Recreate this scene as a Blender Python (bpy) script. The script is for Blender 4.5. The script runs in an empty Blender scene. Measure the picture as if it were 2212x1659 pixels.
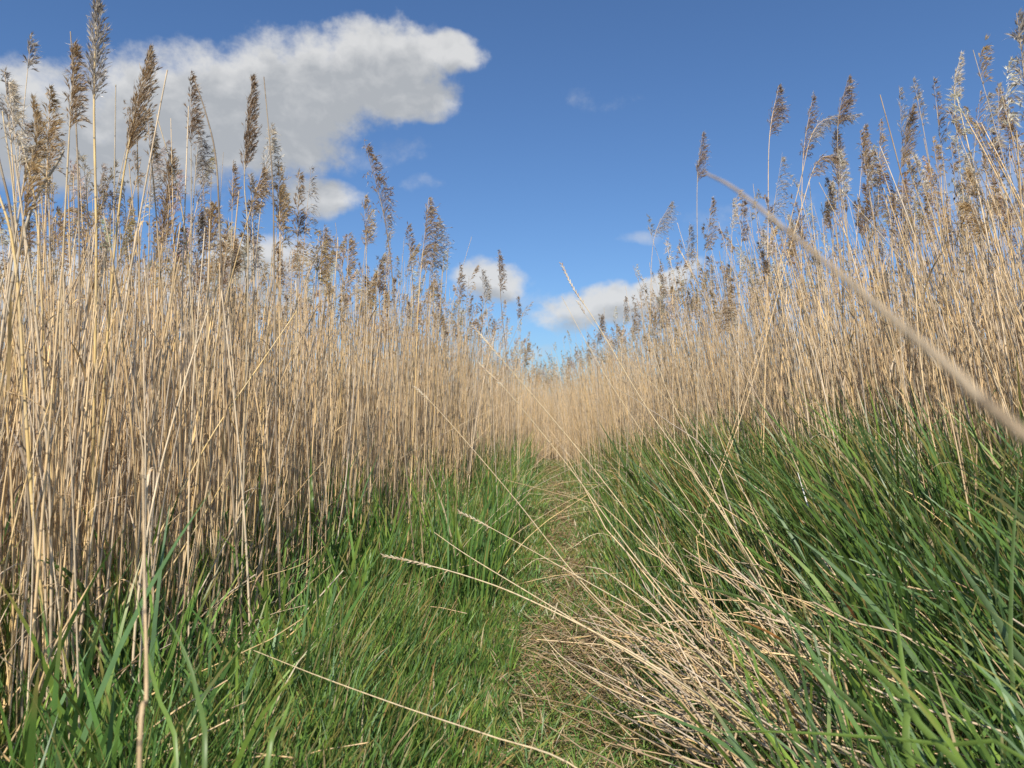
import bpy, math, random
import numpy as np
from mathutils import Vector

rng = np.random.default_rng(11)
random.seed(5)
sc = bpy.context.scene
col = sc.collection

# ------------------------------------------------------------------ camera
CAM_Z = 1.10
F = 1520.8                      # focal length in units of a 2212-wide picture
PITCH = math.radians(2.3)
cd = bpy.data.cameras.new('camera')
cam = bpy.data.objects.new('camera', cd)
col.objects.link(cam)
cam.location = (0, 0, CAM_Z)
cam.rotation_euler = (math.pi / 2 + PITCH, 0, 0)
cd.sensor_width = 36
cd.lens = 24.75
cd.clip_start = 0.02
cd.clip_end = 3000
cd.dof.use_dof = True
cd.dof.focus_distance = 3.3
cd.dof.aperture_fstop = 5.6
sc.camera = cam

# ------------------------------------------------------------------ sky, sun, exposure
SUN_EL = math.radians(45)
SUN_AZ = math.radians(188)      # measured clockwise from +Y (the view direction): the sun stands behind the camera
sc.view_settings.view_transform = 'Standard'
sc.view_settings.look = 'None'
sc.view_settings.exposure = 0.30
sc.view_settings.gamma = 1.0
sc.view_settings.use_curve_mapping = False


def az_el(px, py):
    fx = (px - 1106) / F
    uy = (829.5 - py) / F
    y = math.cos(PITCH) - uy * math.sin(PITCH)
    z = math.sin(PITCH) + uy * math.cos(PITCH)
    return math.atan2(fx, y), math.atan2(z, math.hypot(fx, y))


w = bpy.data.worlds.new('World')
sc.world = w
w.use_nodes = True
nt = w.node_tree
nt.nodes.clear()
N = nt.nodes.new
L = nt.links.new


def mth(op, a, b=None, c=None, clamp=False):
    n = N('ShaderNodeMath')
    n.operation = op
    n.use_clamp = clamp
    for i, v in enumerate((a, b, c)):
        if v is None:
            continue
        if isinstance(v, (int, float)):
            n.inputs[i].default_value = v
        else:
            L(v, n.inputs[i])
    return n.outputs[0]


def mixc(f, a, b):
    n = N('ShaderNodeMix')
    n.data_type = 'RGBA'
    for s, v in ((n.inputs[0], f), (n.inputs[6], a), (n.inputs[7], b)):
        if isinstance(v, (int, float)):
            s.default_value = v
        elif isinstance(v, tuple):
            s.default_value = (*v, 1)
        else:
            L(v, s)
    return n.outputs[2]


sky = N('ShaderNodeTexSky')
sky.sky_type = 'NISHITA'
sky.sun_disc = False
sky.sun_elevation = SUN_EL
sky.sun_rotation = SUN_AZ
sky.air_density = 1.0
sky.dust_density = 1.0
sky.ozone_density = 1.6
SKY_K = 0.081
skm = N('ShaderNodeVectorMath')
skm.operation = 'MULTIPLY'
L(sky.outputs[0], skm.inputs[0])
skm.inputs[1].default_value = (0.73 * SKY_K, 1.0 * SKY_K, 1.32 * SKY_K)

tc = N('ShaderNodeTexCoord')
sep = N('ShaderNodeSeparateXYZ')
L(tc.outputs['Generated'], sep.inputs[0])
az = mth('ARCTAN2', sep.outputs[0], sep.outputs[1])
hyp = mth('SQRT', mth('ADD', mth('MULTIPLY', sep.outputs[0], sep.outputs[0]), mth('MULTIPLY', sep.outputs[1], sep.outputs[1])))
el = mth('ARCTAN2', sep.outputs[2], hyp)
uv = N('ShaderNodeCombineXYZ')
L(az, uv.inputs[0]); L(el, uv.inputs[1])


def noise(vec, scale, detail=8, rough=0.6, loc=(0, 0, 0), stretch=(1, 1, 1)):
    m = N('ShaderNodeMapping')
    m.inputs[1].default_value = loc
    m.inputs[3].default_value = stretch
    L(vec, m.inputs[0])
    n = N('ShaderNodeTexNoise')
    n.inputs['Scale'].default_value = scale
    n.inputs['Detail'].default_value = detail
    n.inputs['Roughness'].default_value = rough
    L(m.outputs[0], n.inputs['Vector'])
    return n.outputs['Fac']


def cloud_field(vec, blobs):
    """soft union of tilted ellipses on the sky, in azimuth / elevation"""
    s = N('ShaderNodeSeparateXYZ')
    L(vec, s.inputs[0])
    total = None
    for (px, py, rx, ry, rot, k) in blobs:
        a0, e0 = az_el(px, py)
        ca, sa = math.cos(math.radians(rot)), math.sin(math.radians(rot))
        dx = mth('SUBTRACT', s.outputs[0], a0)
        dy = mth('SUBTRACT', s.outputs[1], e0)
        u = mth('MULTIPLY', mth('ADD', mth('MULTIPLY', dx, ca), mth('MULTIPLY', dy, sa)), F / rx)
        v = mth('MULTIPLY', mth('SUBTRACT', mth('MULTIPLY', dy, ca), mth('MULTIPLY', dx, sa)), F / ry)
        r2 = mth('ADD', mth('MULTIPLY', u, u), mth('MULTIPLY', v, v))
        f = mth('MULTIPLY', mth('SUBTRACT', 1.0, r2), k)
        f = mth('MAXIMUM', f, -1.0)
        total = f if total is None else mth('SMOOTH_MAX', total, f, 0.22)
    return total


BIG = [(60, 265, 190, 112, 0, 1.0), (400, 240, 230, 122, 10, 1.0), (620, 205, 230, 118, 12, 1.0), (820, 150, 170, 102, 6, 1.0),
       (965, 108, 88, 40, -14, 1.0), (895, 208, 112, 48, 8, 1.0), (520, 310, 230, 70, 6, 1.0), (200, 330, 260, 70, 0, .7),
       (690, 415, 95, 42, 0, .75), (560, 560, 150, 60, 8, .8), (60, 620, 200, 90, 0, .75), (400, 640, 300, 60, 0, .7), (1060, 606, 88, 46, -8, 1.0),
       (1430, 615, 105, 36, 20, 1.0), (1300, 665, 170, 52, 8, .8)]
THIN = [(1248, 216, 55, 28, -20, .35), (1325, 214, 75, 22, 5, .30), (1385, 505, 55, 20, 0, .95), (915, 392, 60, 20, 5, .6), (1165, 762, 46, 15, 18, .95),
        (1150, 650, 80, 30, 0, .6), (2150, 420, 160, 120, 20, 0.8), (1620, 470, 160, 40, 0, .5), (780, 330, 160, 40, 10, .6)]

warp = N('ShaderNodeTexNoise')
warp.inputs['Scale'].default_value = 9
warp.inputs['Detail'].default_value = 3
L(uv.outputs[0], warp.inputs['Vector'])
wv = N('ShaderNodeVectorMath'); wv.operation = 'SUBTRACT'
L(warp.outputs['Color'], wv.inputs[0]); wv.inputs[1].default_value = (.5, .5, .5)
ws = N('ShaderNodeVectorMath'); ws.operation = 'SCALE'
L(wv.outputs[0], ws.inputs[0]); ws.inputs[3].default_value = 0.05
uvw = N('ShaderNodeVectorMath'); uvw.operation = 'ADD'
L(uv.outputs[0], uvw.inputs[0]); L(ws.outputs[0], uvw.inputs[1])


def smooth(v, lo, hi):
    n = N('ShaderNodeMapRange')
    n.interpolation_type = 'SMOOTHSTEP'
    L(v, n.inputs[0])
    n.inputs[1].default_value = lo
    n.inputs[2].default_value = hi
    return n.outputs[0]


n1 = noise(uv.outputs[0], 16, 12, .62, (0.3, 0.1, 0))
n2 = noise(uv.outputs[0], 50, 8, .6, (3.3, 1.1, 0), (1, 1.3, 1))
nn = mth('ADD', mth('MULTIPLY', mth('SUBTRACT', n1, .5), 1.25), mth('MULTIPLY', mth('SUBTRACT', n2, .5), .75))
field = mth('ADD', cloud_field(uvw.outputs[0], BIG), nn)
mask = mth('MULTIPLY', smooth(field, -0.20, 0.62), 0.93)
thin = mth('MULTIPLY', smooth(mth('ADD', cloud_field(uvw.outputs[0], THIN), mth('MULTIPLY', nn, 1.2)), 0.1, 1.3), 0.45)
mask = mth('MAXIMUM', mask, thin)
# the same field a little way towards the zenith: cloud above hides the light from cloud below
off = N('ShaderNodeVectorMath'); off.operation = 'ADD'
L(uvw.outputs[0], off.inputs[0]); off.inputs[1].default_value = (-0.006, 0.034, 0)
n1b = noise(off.outputs[0], 16, 6, .6, (0.3, 0.1, 0))
above = mth('ADD', cloud_field(off.outputs[0], BIG), mth('MULTIPLY', mth('SUBTRACT', n1b, .5), 1.6))
shade = smooth(above, -0.35, 0.85)
puff = noise(uvw.outputs[0], 26, 7, .55, (1.2, 2.2, 0), (1, 1.5, 1))
shade = mth('ADD', shade, mth('MULTIPLY', mth('SUBTRACT', puff, .5), 1.7), clamp=True)
cloud_col = mixc(shade, (0.60, 0.60, 0.595), (0.37, 0.385, 0.40))
final = mixc(mask, skm.outputs[0], cloud_col)
bg = N('ShaderNodeBackground')
bg.inputs[1].default_value = 1.0
L(final, bg.inputs[0])
wo = N('ShaderNodeOutputWorld')
L(bg.outputs[0], wo.inputs[0])

sd = bpy.data.lights.new('sun', 'SUN')
sd.energy = 5.0
sd.angle = math.radians(0.53)
sd.color = (1.0, 0.925, 0.80)
sun = bpy.data.objects.new('sun', sd)
col.objects.link(sun)
sdir = Vector((math.sin(SUN_AZ) * math.cos(SUN_EL), math.cos(SUN_AZ) * math.cos(SUN_EL), math.sin(SUN_EL)))
sun.rotation_euler = sdir.to_track_quat('Z', 'Y').to_euler()
sun.location = (0, -4, 8)


# ------------------------------------------------------------------ terrain
def path_x(y):
    y = np.asarray(y, float)
    return 0.10 + 0.052 * y - 0.06 * np.sin(y * 0.7) * np.exp(-y / 9)


def sstep(x, a, b):
    t = np.clip((np.asarray(x, float) - a) / (b - a), 0, 1)
    return t * t * (3 - 2 * t)


def H(x, y):
    x = np.asarray(x, float); y = np.asarray(y, float)
    dx = x - path_x(y)
    h = 0.42 * sstep(dx, 0.25, 1.9) + 0.10 * sstep(-dx, 0.25, 1.3)
    h = h * (1 - 0.5 * sstep(y, 10, 30))
    h = h + 0.018 * np.sin(x * 3.1 + y * 1.3) * np.cos(y * 2.7 - x) * np.exp(-y / 25)
    return h


def unp(px, py, d):
    """point seen at (px, py) of a 2212 x 1659 frame, d metres away along +Y"""
    fx = (px - 1106) / F
    uy = (829.5 - py) / F
    y = math.cos(PITCH) - uy * math.sin(PITCH)
    z = math.sin(PITCH) + uy * math.cos(PITCH)
    return np.array([fx / y * d, d, CAM_Z + z / y * d])


def gnd(px, py, lift=0.0):
    d = 0.4
    while d < 40:
        p = unp(px, py, d)
        if p[2] < H(p[0], p[1]) + lift:
            return p
        d *= 1.01
    return p


def proj(P):
    P = np.asarray(P, float)
    x = P[..., 0]; y = P[..., 1]; z = P[..., 2] - CAM_Z
    dep = y * math.cos(PITCH) + z * math.sin(PITCH)
    up = -y * math.sin(PITCH) + z * math.cos(PITCH)
    dep = np.maximum(dep, 1e-3)
    return 1106 + F * x / dep, 829.5 - F * up / dep, dep


# ------------------------------------------------------------------ mesh helpers
def tag(o, label=None, cat=None, group=None, kind=None):
    if label: o['label'] = label
    if cat: o['category'] = cat
    if group: o['group'] = group
    if kind: o['kind'] = kind
    return o


def make_mesh(name, V, Fq, C, U, mat, parent=None, smooth_=True, origin=None):
    """V (n,3), Fq (m,4) quads (or (m,3)), C (n,3) colours, U (n,) length along the stem"""
    V = np.asarray(V, np.float32)
    if origin is not None:
        V = V - np.asarray(origin, np.float32)
    me = bpy.data.meshes.new(name)
    nv, nf, k = len(V), len(Fq), Fq.shape[1]
    me.vertices.add(nv)
    me.vertices.foreach_set('co', V.ravel())
    me.loops.add(nf * k)
    me.loops.foreach_set('vertex_index', Fq.astype(np.int32).ravel())
    me.polygons.add(nf)
    me.polygons.foreach_set('loop_start', np.arange(0, nf * k, k, dtype=np.int32))
    me.polygons.foreach_set('use_smooth', np.full(nf, smooth_, dtype=bool))
    a = me.attributes.new('tint', 'FLOAT_COLOR', 'POINT')
    cc = np.ones((nv, 4), np.float32)
    cc[:, :3] = np.clip(C, 0, 1)
    a.data.foreach_set('color', cc.ravel())
    b = me.attributes.new('along', 'FLOAT', 'POINT')
    b.data.foreach_set('value', np.asarray(U, np.float32).ravel())
    me.update(calc_edges=True)
    me.materials.append(mat)
    o = bpy.data.objects.new(name, me)
    col.objects.link(o)
    if parent is not None:
        o.parent = parent
    elif origin is not None:
        o.location = origin
    return o


def nrm(v):
    return v / np.maximum(np.linalg.norm(v, axis=-1, keepdims=True), 1e-9)


def tubes(P, R, C, sides=5, u0=None):
    """P (N,K,3) centre lines, R (N,K) radii, C (N,3) or (N,K,3) colours"""
    P = np.asarray(P, float); Nn, K, _ = P.shape
    T = np.gradient(P, axis=1)
    T = nrm(T)
    mt = nrm(P[:, -1] - P[:, 0])
    ref = np.where(np.abs(mt[:, 1:2]) > 0.8, np.array([[1.0, 0, 0]]), np.array([[0.0, 1, 0]]))[:, None, :]
    A = nrm(np.cross(T, ref)); B = np.cross(T, A)
    th = np.arange(sides) * 2 * math.pi / sides
    V = P[:, :, None, :] + R[:, :, None, None] * (np.cos(th)[None, None, :, None] * A[:, :, None, :] + np.sin(th)[None, None, :, None] * B[:, :, None, :])
    V = V.reshape(-1, 3)
    idx = np.arange(Nn * K * sides).reshape(Nn, K, sides)
    nx = np.roll(idx, -1, axis=2)
    Fq = np.stack([idx[:, :-1], nx[:, :-1], nx[:, 1:], idx[:, 1:]], axis=-1).reshape(-1, 4)
    C = np.asarray(C, float)
    if C.ndim == 2:
        C = np.repeat(C[:, None, :], K, axis=1)
    Cv = np.repeat(C[:, :, None, :], sides, axis=2).reshape(-1, 3)
    seg = np.concatenate([np.zeros((Nn, 1)), np.cumsum(np.linalg.norm(np.diff(P, axis=1), axis=2), axis=1)], axis=1)
    if u0 is None:
        u0 = rng.uniform(0, 40, Nn)
    U = np.repeat((seg + np.asarray(u0)[:, None])[:, :, None], sides, axis=2).ravel()
    return V, Fq, Cv, U


def ribbons(P, S, W, C, fold=0.0):
    """P (N,K,3), S (N,3)/(N,K,3) side vectors, W (N,K) half widths; fold > 0 gives a V section"""
    P = np.asarray(P, float); Nn, K, _ = P.shape
    if S.ndim == 2:
        S = np.repeat(S[:, None, :], K, axis=1)
    a = P - S * W[:, :, None]
    b = P + S * W[:, :, None]
    C = np.asarray(C, float)
    if C.ndim == 2:
        C = np.repeat(C[:, None, :], K, axis=1)
    seg = np.concatenate([np.zeros((Nn, 1)), np.cumsum(np.linalg.norm(np.diff(P, axis=1), axis=2), axis=1)], axis=1)
    if fold > 0:
        T = nrm(np.gradient(P, axis=1))
        up = np.cross(S, T)
        m = P - up * (W * fold)[:, :, None]
        V = np.stack([a, m, b], axis=2).reshape(-1, 3)
        idx = np.arange(Nn * K * 3).reshape(Nn, K, 3)
        f1 = np.stack([idx[:, :-1, 0], idx[:, :-1, 1], idx[:, 1:, 1], idx[:, 1:, 0]], axis=-1)
        f2 = np.stack([idx[:, :-1, 1], idx[:, :-1, 2], idx[:, 1:, 2], idx[:, 1:, 1]], axis=-1)
        Fq = np.concatenate([f1, f2], axis=1).reshape(-1, 4)
        return V, Fq, np.repeat(C[:, :, None, :], 3, axis=2).reshape(-1, 3), np.repeat(seg[:, :, None], 3, axis=2).ravel()
    V = np.stack([a, b], axis=2).reshape(-1, 3)
    idx = np.arange(Nn * K * 2).reshape(Nn, K, 2)
    Fq = np.stack([idx[:, :-1, 0], idx[:, :-1, 1], idx[:, 1:, 1], idx[:, 1:, 0]], axis=-1).reshape(-1, 4)
    return V, Fq, np.repeat(C[:, :, None, :], 2, axis=2).reshape(-1, 3), np.repeat(seg[:, :, None], 2, axis=2).ravel()


def join(parts):
    Vs, Fs, Cs, Us = [], [], [], []
    n = 0
    for V, Fq, C, U in parts:
        if len(V) == 0:
            continue
        Vs.append(V); Fs.append(Fq + n); Cs.append(C); Us.append(U)
        n += len(V)
    return np.concatenate(Vs), np.concatenate(Fs), np.concatenate(Cs), np.concatenate(Us)


# ------------------------------------------------------------------ materials
def new_mat(name):
    m = bpy.data.materials.new(name)
    m.use_nodes = True
    t = m.node_tree
    t.nodes.clear()
    return m, t


def plant_mat(name, rough, trans, spec=0.4, node_bands=False, mottling=0.25, mscale=60):
    m, t = new_mat(name)
    n = t.nodes.new; l = t.links.new
    at = n('ShaderNodeAttribute'); at.attribute_name = 'tint'
    c = at.outputs['Color']
    geo = n('ShaderNodeNewGeometry')
    mp = n('ShaderNodeMapping'); mp.inputs[3].default_value = (1, 1, 0.22)
    l(geo.outputs['Position'], mp.inputs[0])
    no = n('ShaderNodeTexNoise'); no.inputs['Scale'].default_value = mscale; no.inputs['Detail'].default_value = 3
    l(mp.outputs[0], no.inputs['Vector'])
    mr = n('ShaderNodeMapRange')
    l(no.outputs['Fac'], mr.inputs[0])
    mr.inputs[1].default_value = .3; mr.inputs[2].default_value = .7
    mr.inputs[3].default_value = 1 - mottling; mr.inputs[4].default_value = 1 + mottling
    vm = n('ShaderNodeVectorMath'); vm.operation = 'SCALE'
    l(c, vm.inputs[0]); l(mr.outputs[0], vm.inputs[3])
    c = vm.outputs[0]
    if node_bands:
        al = n('ShaderNodeAttribute'); al.attribute_name = 'along'
        # joints every 19 cm or so, a weathered grey sheath below each
        dv = n('ShaderNodeMath'); dv.operation = 'DIVIDE'; l(al.outputs['Fac'], dv.inputs[0]); dv.inputs[1].default_value = .19
        fr = n('ShaderNodeMath'); fr.operation = 'FRACT'; l(dv.outputs[0], fr.inputs[0])
        fl = n('ShaderNodeMath'); fl.operation = 'FLOOR'; l(dv.outputs[0], fl.inputs[0])
        wn = n('ShaderNodeTexWhiteNoise'); wn.noise_dimensions = '1D'; l(fl.outputs[0], wn.inputs['W'])
        lt = n('ShaderNodeMath'); lt.operation = 'LESS_THAN'; l(fr.outputs[0], lt.inputs[0]); lt.inputs[1].default_value = .030
        sh = n('ShaderNodeMath'); sh.operation = 'LESS_THAN'; l(fr.outputs[0], sh.inputs[0]); l(wn.outputs['Value'], sh.inputs[1])
        shs = n('ShaderNodeMath'); shs.operation = 'MULTIPLY'; l(sh.outputs[0], shs.inputs[0]); shs.inputs[1].default_value = .30
        mx = n('ShaderNodeMix'); mx.data_type = 'RGBA'; l(shs.outputs[0], mx.inputs[0]); l(c, mx.inputs[6])
        mx.inputs[7].default_value = (.50, .42, .30, 1)
        m2 = n('ShaderNodeMix'); m2.data_type = 'RGBA'
        ltm = n('ShaderNodeMath'); ltm.operation = 'MULTIPLY'; l(lt.outputs[0], ltm.inputs[0]); ltm.inputs[1].default_value = .6
        l(ltm.outputs[0], m2.inputs[0]); l(mx.outputs[2], m2.inputs[6]); m2.inputs[7].default_value = (.11, .075, .045, 1)
        c = m2.outputs[2]
    p = n('ShaderNodeBsdfPrincipled')
    l(c, p.inputs['Base Color'])
    p.inputs['Roughness'].default_value = rough
    p.inputs['Specular IOR Level'].default_value = spec
    out = n('ShaderNodeOutputMaterial')
    if trans > 0:
        tr = n('ShaderNodeBsdfTranslucent')
        l(c, tr.inputs[0])
        ms = n('ShaderNodeMixShader'); ms.inputs[0].default_value = trans
        l(p.outputs[0], ms.inputs[1]); l(tr.outputs[0], ms.inputs[2])
        l(ms.outputs[0], out.inputs[0])
    else:
        l(p.outputs[0], out.inputs[0])
    return m


M_STEM = plant_mat('dry_reed', .50, 0.0, .4, True, .22, 70)
M_PLUME = plant_mat('plume', .75, .42, .2, False, .15, 200)
M_DRYLEAF = plant_mat('dry_leaf', .60, .25, .3, False, .2, 60)
M_GRASS = plant_mat('green_leaf', .42, .33, .45, False, .14, 40)

mg, t = new_mat('ground')
n = t.nodes.new; l = t.links.new
geo = n('ShaderNodeNewGeometry')
na = n('ShaderNodeTexNoise'); na.inputs['Scale'].default_value = 5; na.inputs['Detail'].default_value = 9; na.inputs['Roughness'].default_value = .7
l(geo.outputs['Position'], na.inputs['Vector'])
nb = n('ShaderNodeTexNoise'); nb.inputs['Scale'].default_value = 90; nb.inputs['Detail'].default_value = 6
l(geo.outputs['Position'], nb.inputs['Vector'])
cr = n('ShaderNodeValToRGB')
cr.color_ramp.elements[0].position = .35; cr.color_ramp.elements[0].color = (.070, .052, .030, 1)
cr.color_ramp.elements[1].position = .68; cr.color_ramp.elements[1].color = (.22, .16, .085, 1)
e = cr.color_ramp.elements.new(.52); e.color = (.12, .092, .048, 1)
ad = n('ShaderNodeMath'); ad.operation = 'ADD'; l(na.outputs['Fac'], ad.inputs[0])
sb = n('ShaderNodeMath'); sb.operation = 'MULTIPLY_ADD'; l(nb.outputs['Fac'], sb.inputs[0]); sb.inputs[1].default_value = .6; sb.inputs[2].default_value = -.3
l(sb.outputs[0], ad.inputs[1]); l(ad.outputs[0], cr.inputs[0])
pb = n('ShaderNodeBsdfPrincipled'); pb.inputs['Roughness'].default_value = .95; pb.inputs['Specular IOR Level'].default_value = .15
l(cr.outputs[0], pb.inputs['Base Color'])
bp = n('ShaderNodeBump'); bp.inputs['Strength'].default_value = .7; bp.inputs['Distance'].default_value = .02
l(ad.outputs[0], bp.inputs['Height']); l(bp.outputs[0], pb.inputs['Normal'])
ou = n('ShaderNodeOutputMaterial'); l(pb.outputs[0], ou.inputs[0])

# ------------------------------------------------------------------ ground: one sheet, fine near the camera
ng = 260
s_ = np.linspace(-1, 1, ng)
gx = np.sinh(s_ * 6.2) / np.sinh(6.2) * 900
gy = np.sinh(np.linspace(-0.62, 1, ng) * 6.2) / np.sinh(6.2) * 1400 + 2
GX, GY = np.meshgrid(gx, gy, indexing='ij')
gv = np.stack([GX, GY, H(GX, GY)], -1).reshape(-1, 3)
ii = np.arange(ng * ng).reshape(ng, ng)
gf = np.stack([ii[:-1, :-1], ii[1:, :-1], ii[1:, 1:], ii[:-1, 1:]], -1).reshape(-1, 4)
g = make_mesh('ground', gv, gf, np.ones((len(gv), 3)), np.zeros(len(gv)), mg)
tag(g, kind='structure')

# ------------------------------------------------------------------ colours
STRAW = np.array([[.70, .49, .26], [.73, .53, .30], [.63, .44, .23], [.62, .48, .32], [.54, .44, .33], [.71, .56, .38], [.44, .30, .17], [.75, .52, .24], [.69, .50, .28]])


def straw(nn_, dark=0.0):
    c = STRAW[rng.integers(0, len(STRAW), nn_)] * rng.uniform(.72, 1.12, (nn_, 1))
    return c * (1 - dark)


# ------------------------------------------------------------------ plumes
KINDS = {
    'dark': [(.26, .165, .090), (.36, .24, .14), (.17, .11, .07), (.62, .52, .40)],
    'brown': [(.35, .23, .12), (.45, .32, .18), (.21, .14, .085), (.68, .58, .44)],
    'gold': [(.58, .42, .21), (.48, .33, .16), (.70, .56, .35), (.30, .20, .11)],
    'grey': [(.36, .31, .26), (.52, .47, .41), (.22, .18, .15), (.76, .72, .66)],
    'pale': [(.68, .60, .46), (.76, .70, .60), (.50, .41, .30), (.84, .80, .72)],
}


def plume_geo(axis, length, width, nsp, kind, side=0.0, sideamt=0.5, spread=0.5, size=1.0, r=rng):
    """feathery reed flower head. axis: function s(array 0..1) -> (n,3); returns quads"""
    nsp = int(nsp * 3.2); size = size * 1.2; width = width * 1.18
    nbr = max(8, nsp // 9)
    sb_ = np.sort(r.beta(1.1, 1.25, nbr))                      # where each branch leaves the axis
    prof = np.clip(np.sin(np.pi * np.clip(sb_ * .86 + .13, 0, 1)) ** 0.8, .12, 1) * (1 - .45 * sb_)
    prof *= r.uniform(.30, 1.30, nbr)
    ph = r.uniform(0, 2 * math.pi, nbr)
    nside = int(nbr * sideamt)
    pick = r.permutation(nbr)[:nside]
    ph[pick] = side + r.normal(0, .55, nside)
    br_len = width * 1.5 * prof + .18 * length * (1 - sb_) * r.uniform(.3, 1, nbr)
    k = r.integers(0, nbr, nsp)
    u = r.beta(1.7, 1.0, nsp)
    tan = nrm(axis(np.clip(sb_ + .03, 0, 1)) - axis(np.clip(sb_ - .03, 0, 1)))
    A = nrm(np.cross(tan, np.array([0, 1.0, .01]))); B = np.cross(A, tan)
    out = np.cos(ph)[:, None] * (-A) * 1.0 + np.sin(ph)[:, None] * B
    out = -A * 0 + (np.cos(ph)[:, None] * np.where(A[:, :1] > 0, 1, -1) * A + np.sin(ph)[:, None] * B)
    rise = r.uniform(.8, 1.7, nbr)
    droop = spread * r.uniform(.3, 1.4, nbr)
    base = axis(sb_)
    ok_ = .32 + .30 * max(spread - .3, 0)

    wind = np.array([math.cos(side), 0, 0]) * sideamt * .30

    def bpos(kk, uu):
        L_ = br_len[kk][:, None]; uu = uu[:, None]
        return base[kk] + L_ * (out[kk] * (uu * ok_) + tan[kk] * (rise[kk][:, None] * uu * .74) - np.array([0, 0, 1.0]) * droop[kk][:, None] * uu ** 2.2 * .75 + wind * uu ** 1.5)
    p = bpos(k, u)
    dirv = nrm(bpos(k, u + .05) - p) + r.normal(0, .24, (nsp, 3))
    dirv = nrm(dirv)
    sl = r.uniform(.010, .020, nsp) * size
    sw = r.uniform(.0008, .0016, nsp) * size
    sv = nrm(np.cross(dirv, r.normal(0, 1, (nsp, 3))))
    hair0 = np.arange(nsp) % 4 == 0
    sl = np.where(hair0, sl * 1.5, sl); sw = np.where(hair0, sw * .45, sw)
    q = np.stack([p, p + dirv * (sl * .45)[:, None] + sv * sw[:, None], p + dirv * sl[:, None], p + dirv * (sl * .45)[:, None] - sv * sw[:, None]], 1).reshape(-1, 3)
    fq = np.arange(nsp * 4).reshape(-1, 4)
    pal = np.array(KINDS[kind])
    wgt = np.array([.36, .30, .20, .14])
    c = pal[r.choice(4, nsp, p=wgt)] * r.uniform(.75, 1.2, (nsp, 1))
    hair = hair0
    c[hair] = c[hair] * .35 + np.array([.80, .73, .62]) * .65
    C = np.repeat(c, 4, axis=0)
    # branches, thin ribbons
    us = np.linspace(0, 1, 4)
    kk = np.repeat(np.arange(nbr), 4)
    bp_ = bpos(kk, np.tile(us, nbr)).reshape(nbr, 4, 3)
    W = np.tile(np.array([.0006, .0005, .0004, .0002]) * size, (nbr, 1))
    S = nrm(np.cross(nrm(bp_[:, -1] - bp_[:, 0]), r.normal(0, 1, (nbr, 3))))
    rb = ribbons(bp_, S, W, np.repeat(pal[1:2], nbr, axis=0))
    return join([(q, fq, C, np.zeros(len(q))), rb])


# ------------------------------------------------------------------ one reed as a thing
def lagr(B, M, T, s):
    """smooth line base -> mid -> tip, s in 0..1 (mid at its own height fraction)"""
    f = np.clip((M[2] - B[2]) / max(T[2] - B[2], 1e-6), .15, .85)
    s = np.asarray(s)[:, None]
    l0 = (s - f) * (s - 1) / (f * 1.0)
    l1 = s * (s - 1) / (f * (f - 1))
    l2 = s * (s - f) / (1 - f)
    return B * l0 + M * l1 + T * l2


def catmull(P, n_):
    P = np.asarray(P, float)
    Q = np.vstack([2 * P[0] - P[1], P, 2 * P[-1] - P[-2]])
    seg = len(P) - 1
    t = np.linspace(0, seg - 1e-6, n_)
    i = t.astype(int); f = (t - i)[:, None]
    p0, p1, p2, p3 = Q[i], Q[i + 1], Q[i + 2], Q[i + 3]
    return .5 * ((2 * p1) + (-p0 + p2) * f + (2 * p0 - 5 * p1 + 4 * p2 - p3) * f ** 2 + (-p0 + 3 * p1 - 3 * p2 + p3) * f ** 3)


count = {'reed': 0}


def reed_thing(line, rad, color, label, group, plume=None, leaves=0, r=rng, name='reed'):
    """line (K,3) from base to tip"""
    base = line[0]
    e = bpy.data.objects.new(name, None)
    e.empty_display_size = .05
    col.objects.link(e)
    e.location = base
    tag(e, label, 'reed', group)
    K = len(line)
    tp = np.linspace(0, 1, K)
    R = rad * (1 - .50 * tp ** 1.3)
    if plume:
        R = R * np.where(tp > 1 - plume['len'] / max(np.linalg.norm(line[-1] - line[0]), .1), .45, 1)
    V, Fq, C, U = tubes(line[None], R[None], np.asarray(color)[None], 7)
    # a cap on a broken top
    make_mesh('stem', V, Fq, C, U, M_STEM, e, origin=base)
    if plume:
        seg = np.concatenate([[0], np.cumsum(np.linalg.norm(np.diff(line, axis=0), axis=1))])
        Lt = seg[-1]
        s0 = max(0, 1 - plume['len'] / Lt)

        def axis(s):
            d = (s0 + (1 - s0) * np.asarray(s)) * Lt
            return np.stack([np.interp(d, seg, line[:, i]) for i in range(3)], -1)
        pg = plume_geo(axis, plume['len'], plume['w'], plume['n'], plume['kind'], plume.get('side', 0), plume.get('amt', .4), plume.get('spread', .5), plume.get('size', 1.0), r)
        make_mesh('plume', *pg, M_PLUME, e, origin=base)
    for i in range(leaves):
        s = r.uniform(.25, .8)
        j = int(s * (K - 1))
        p = line[j]
        a = r.uniform(0, 2 * math.pi)
        ll = r.uniform(.10, .28)
        th = r.uniform(.15, .5) + np.linspace(0, 1, 6) * r.uniform(.3, 2.4)
        d = np.stack([np.sin(th) * math.cos(a), np.sin(th) * math.sin(a), np.cos(th)], -1)
        pts = p + np.concatenate([[np.zeros(3)], np.cumsum(d[:-1] * ll / 5, axis=0)])
        S = nrm(np.array([[-math.sin(a), math.cos(a), r.uniform(-.5, .5)]]))
        W = (np.array([.6, 1, .95, .75, .45, .05]) * r.uniform(.0022, .0045))[None]
        make_mesh('dry_leaf', *ribbons(pts[None], S, W, straw(1), .3), M_DRYLEAF, e, origin=base)
    count['reed'] += 1
    return e


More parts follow.
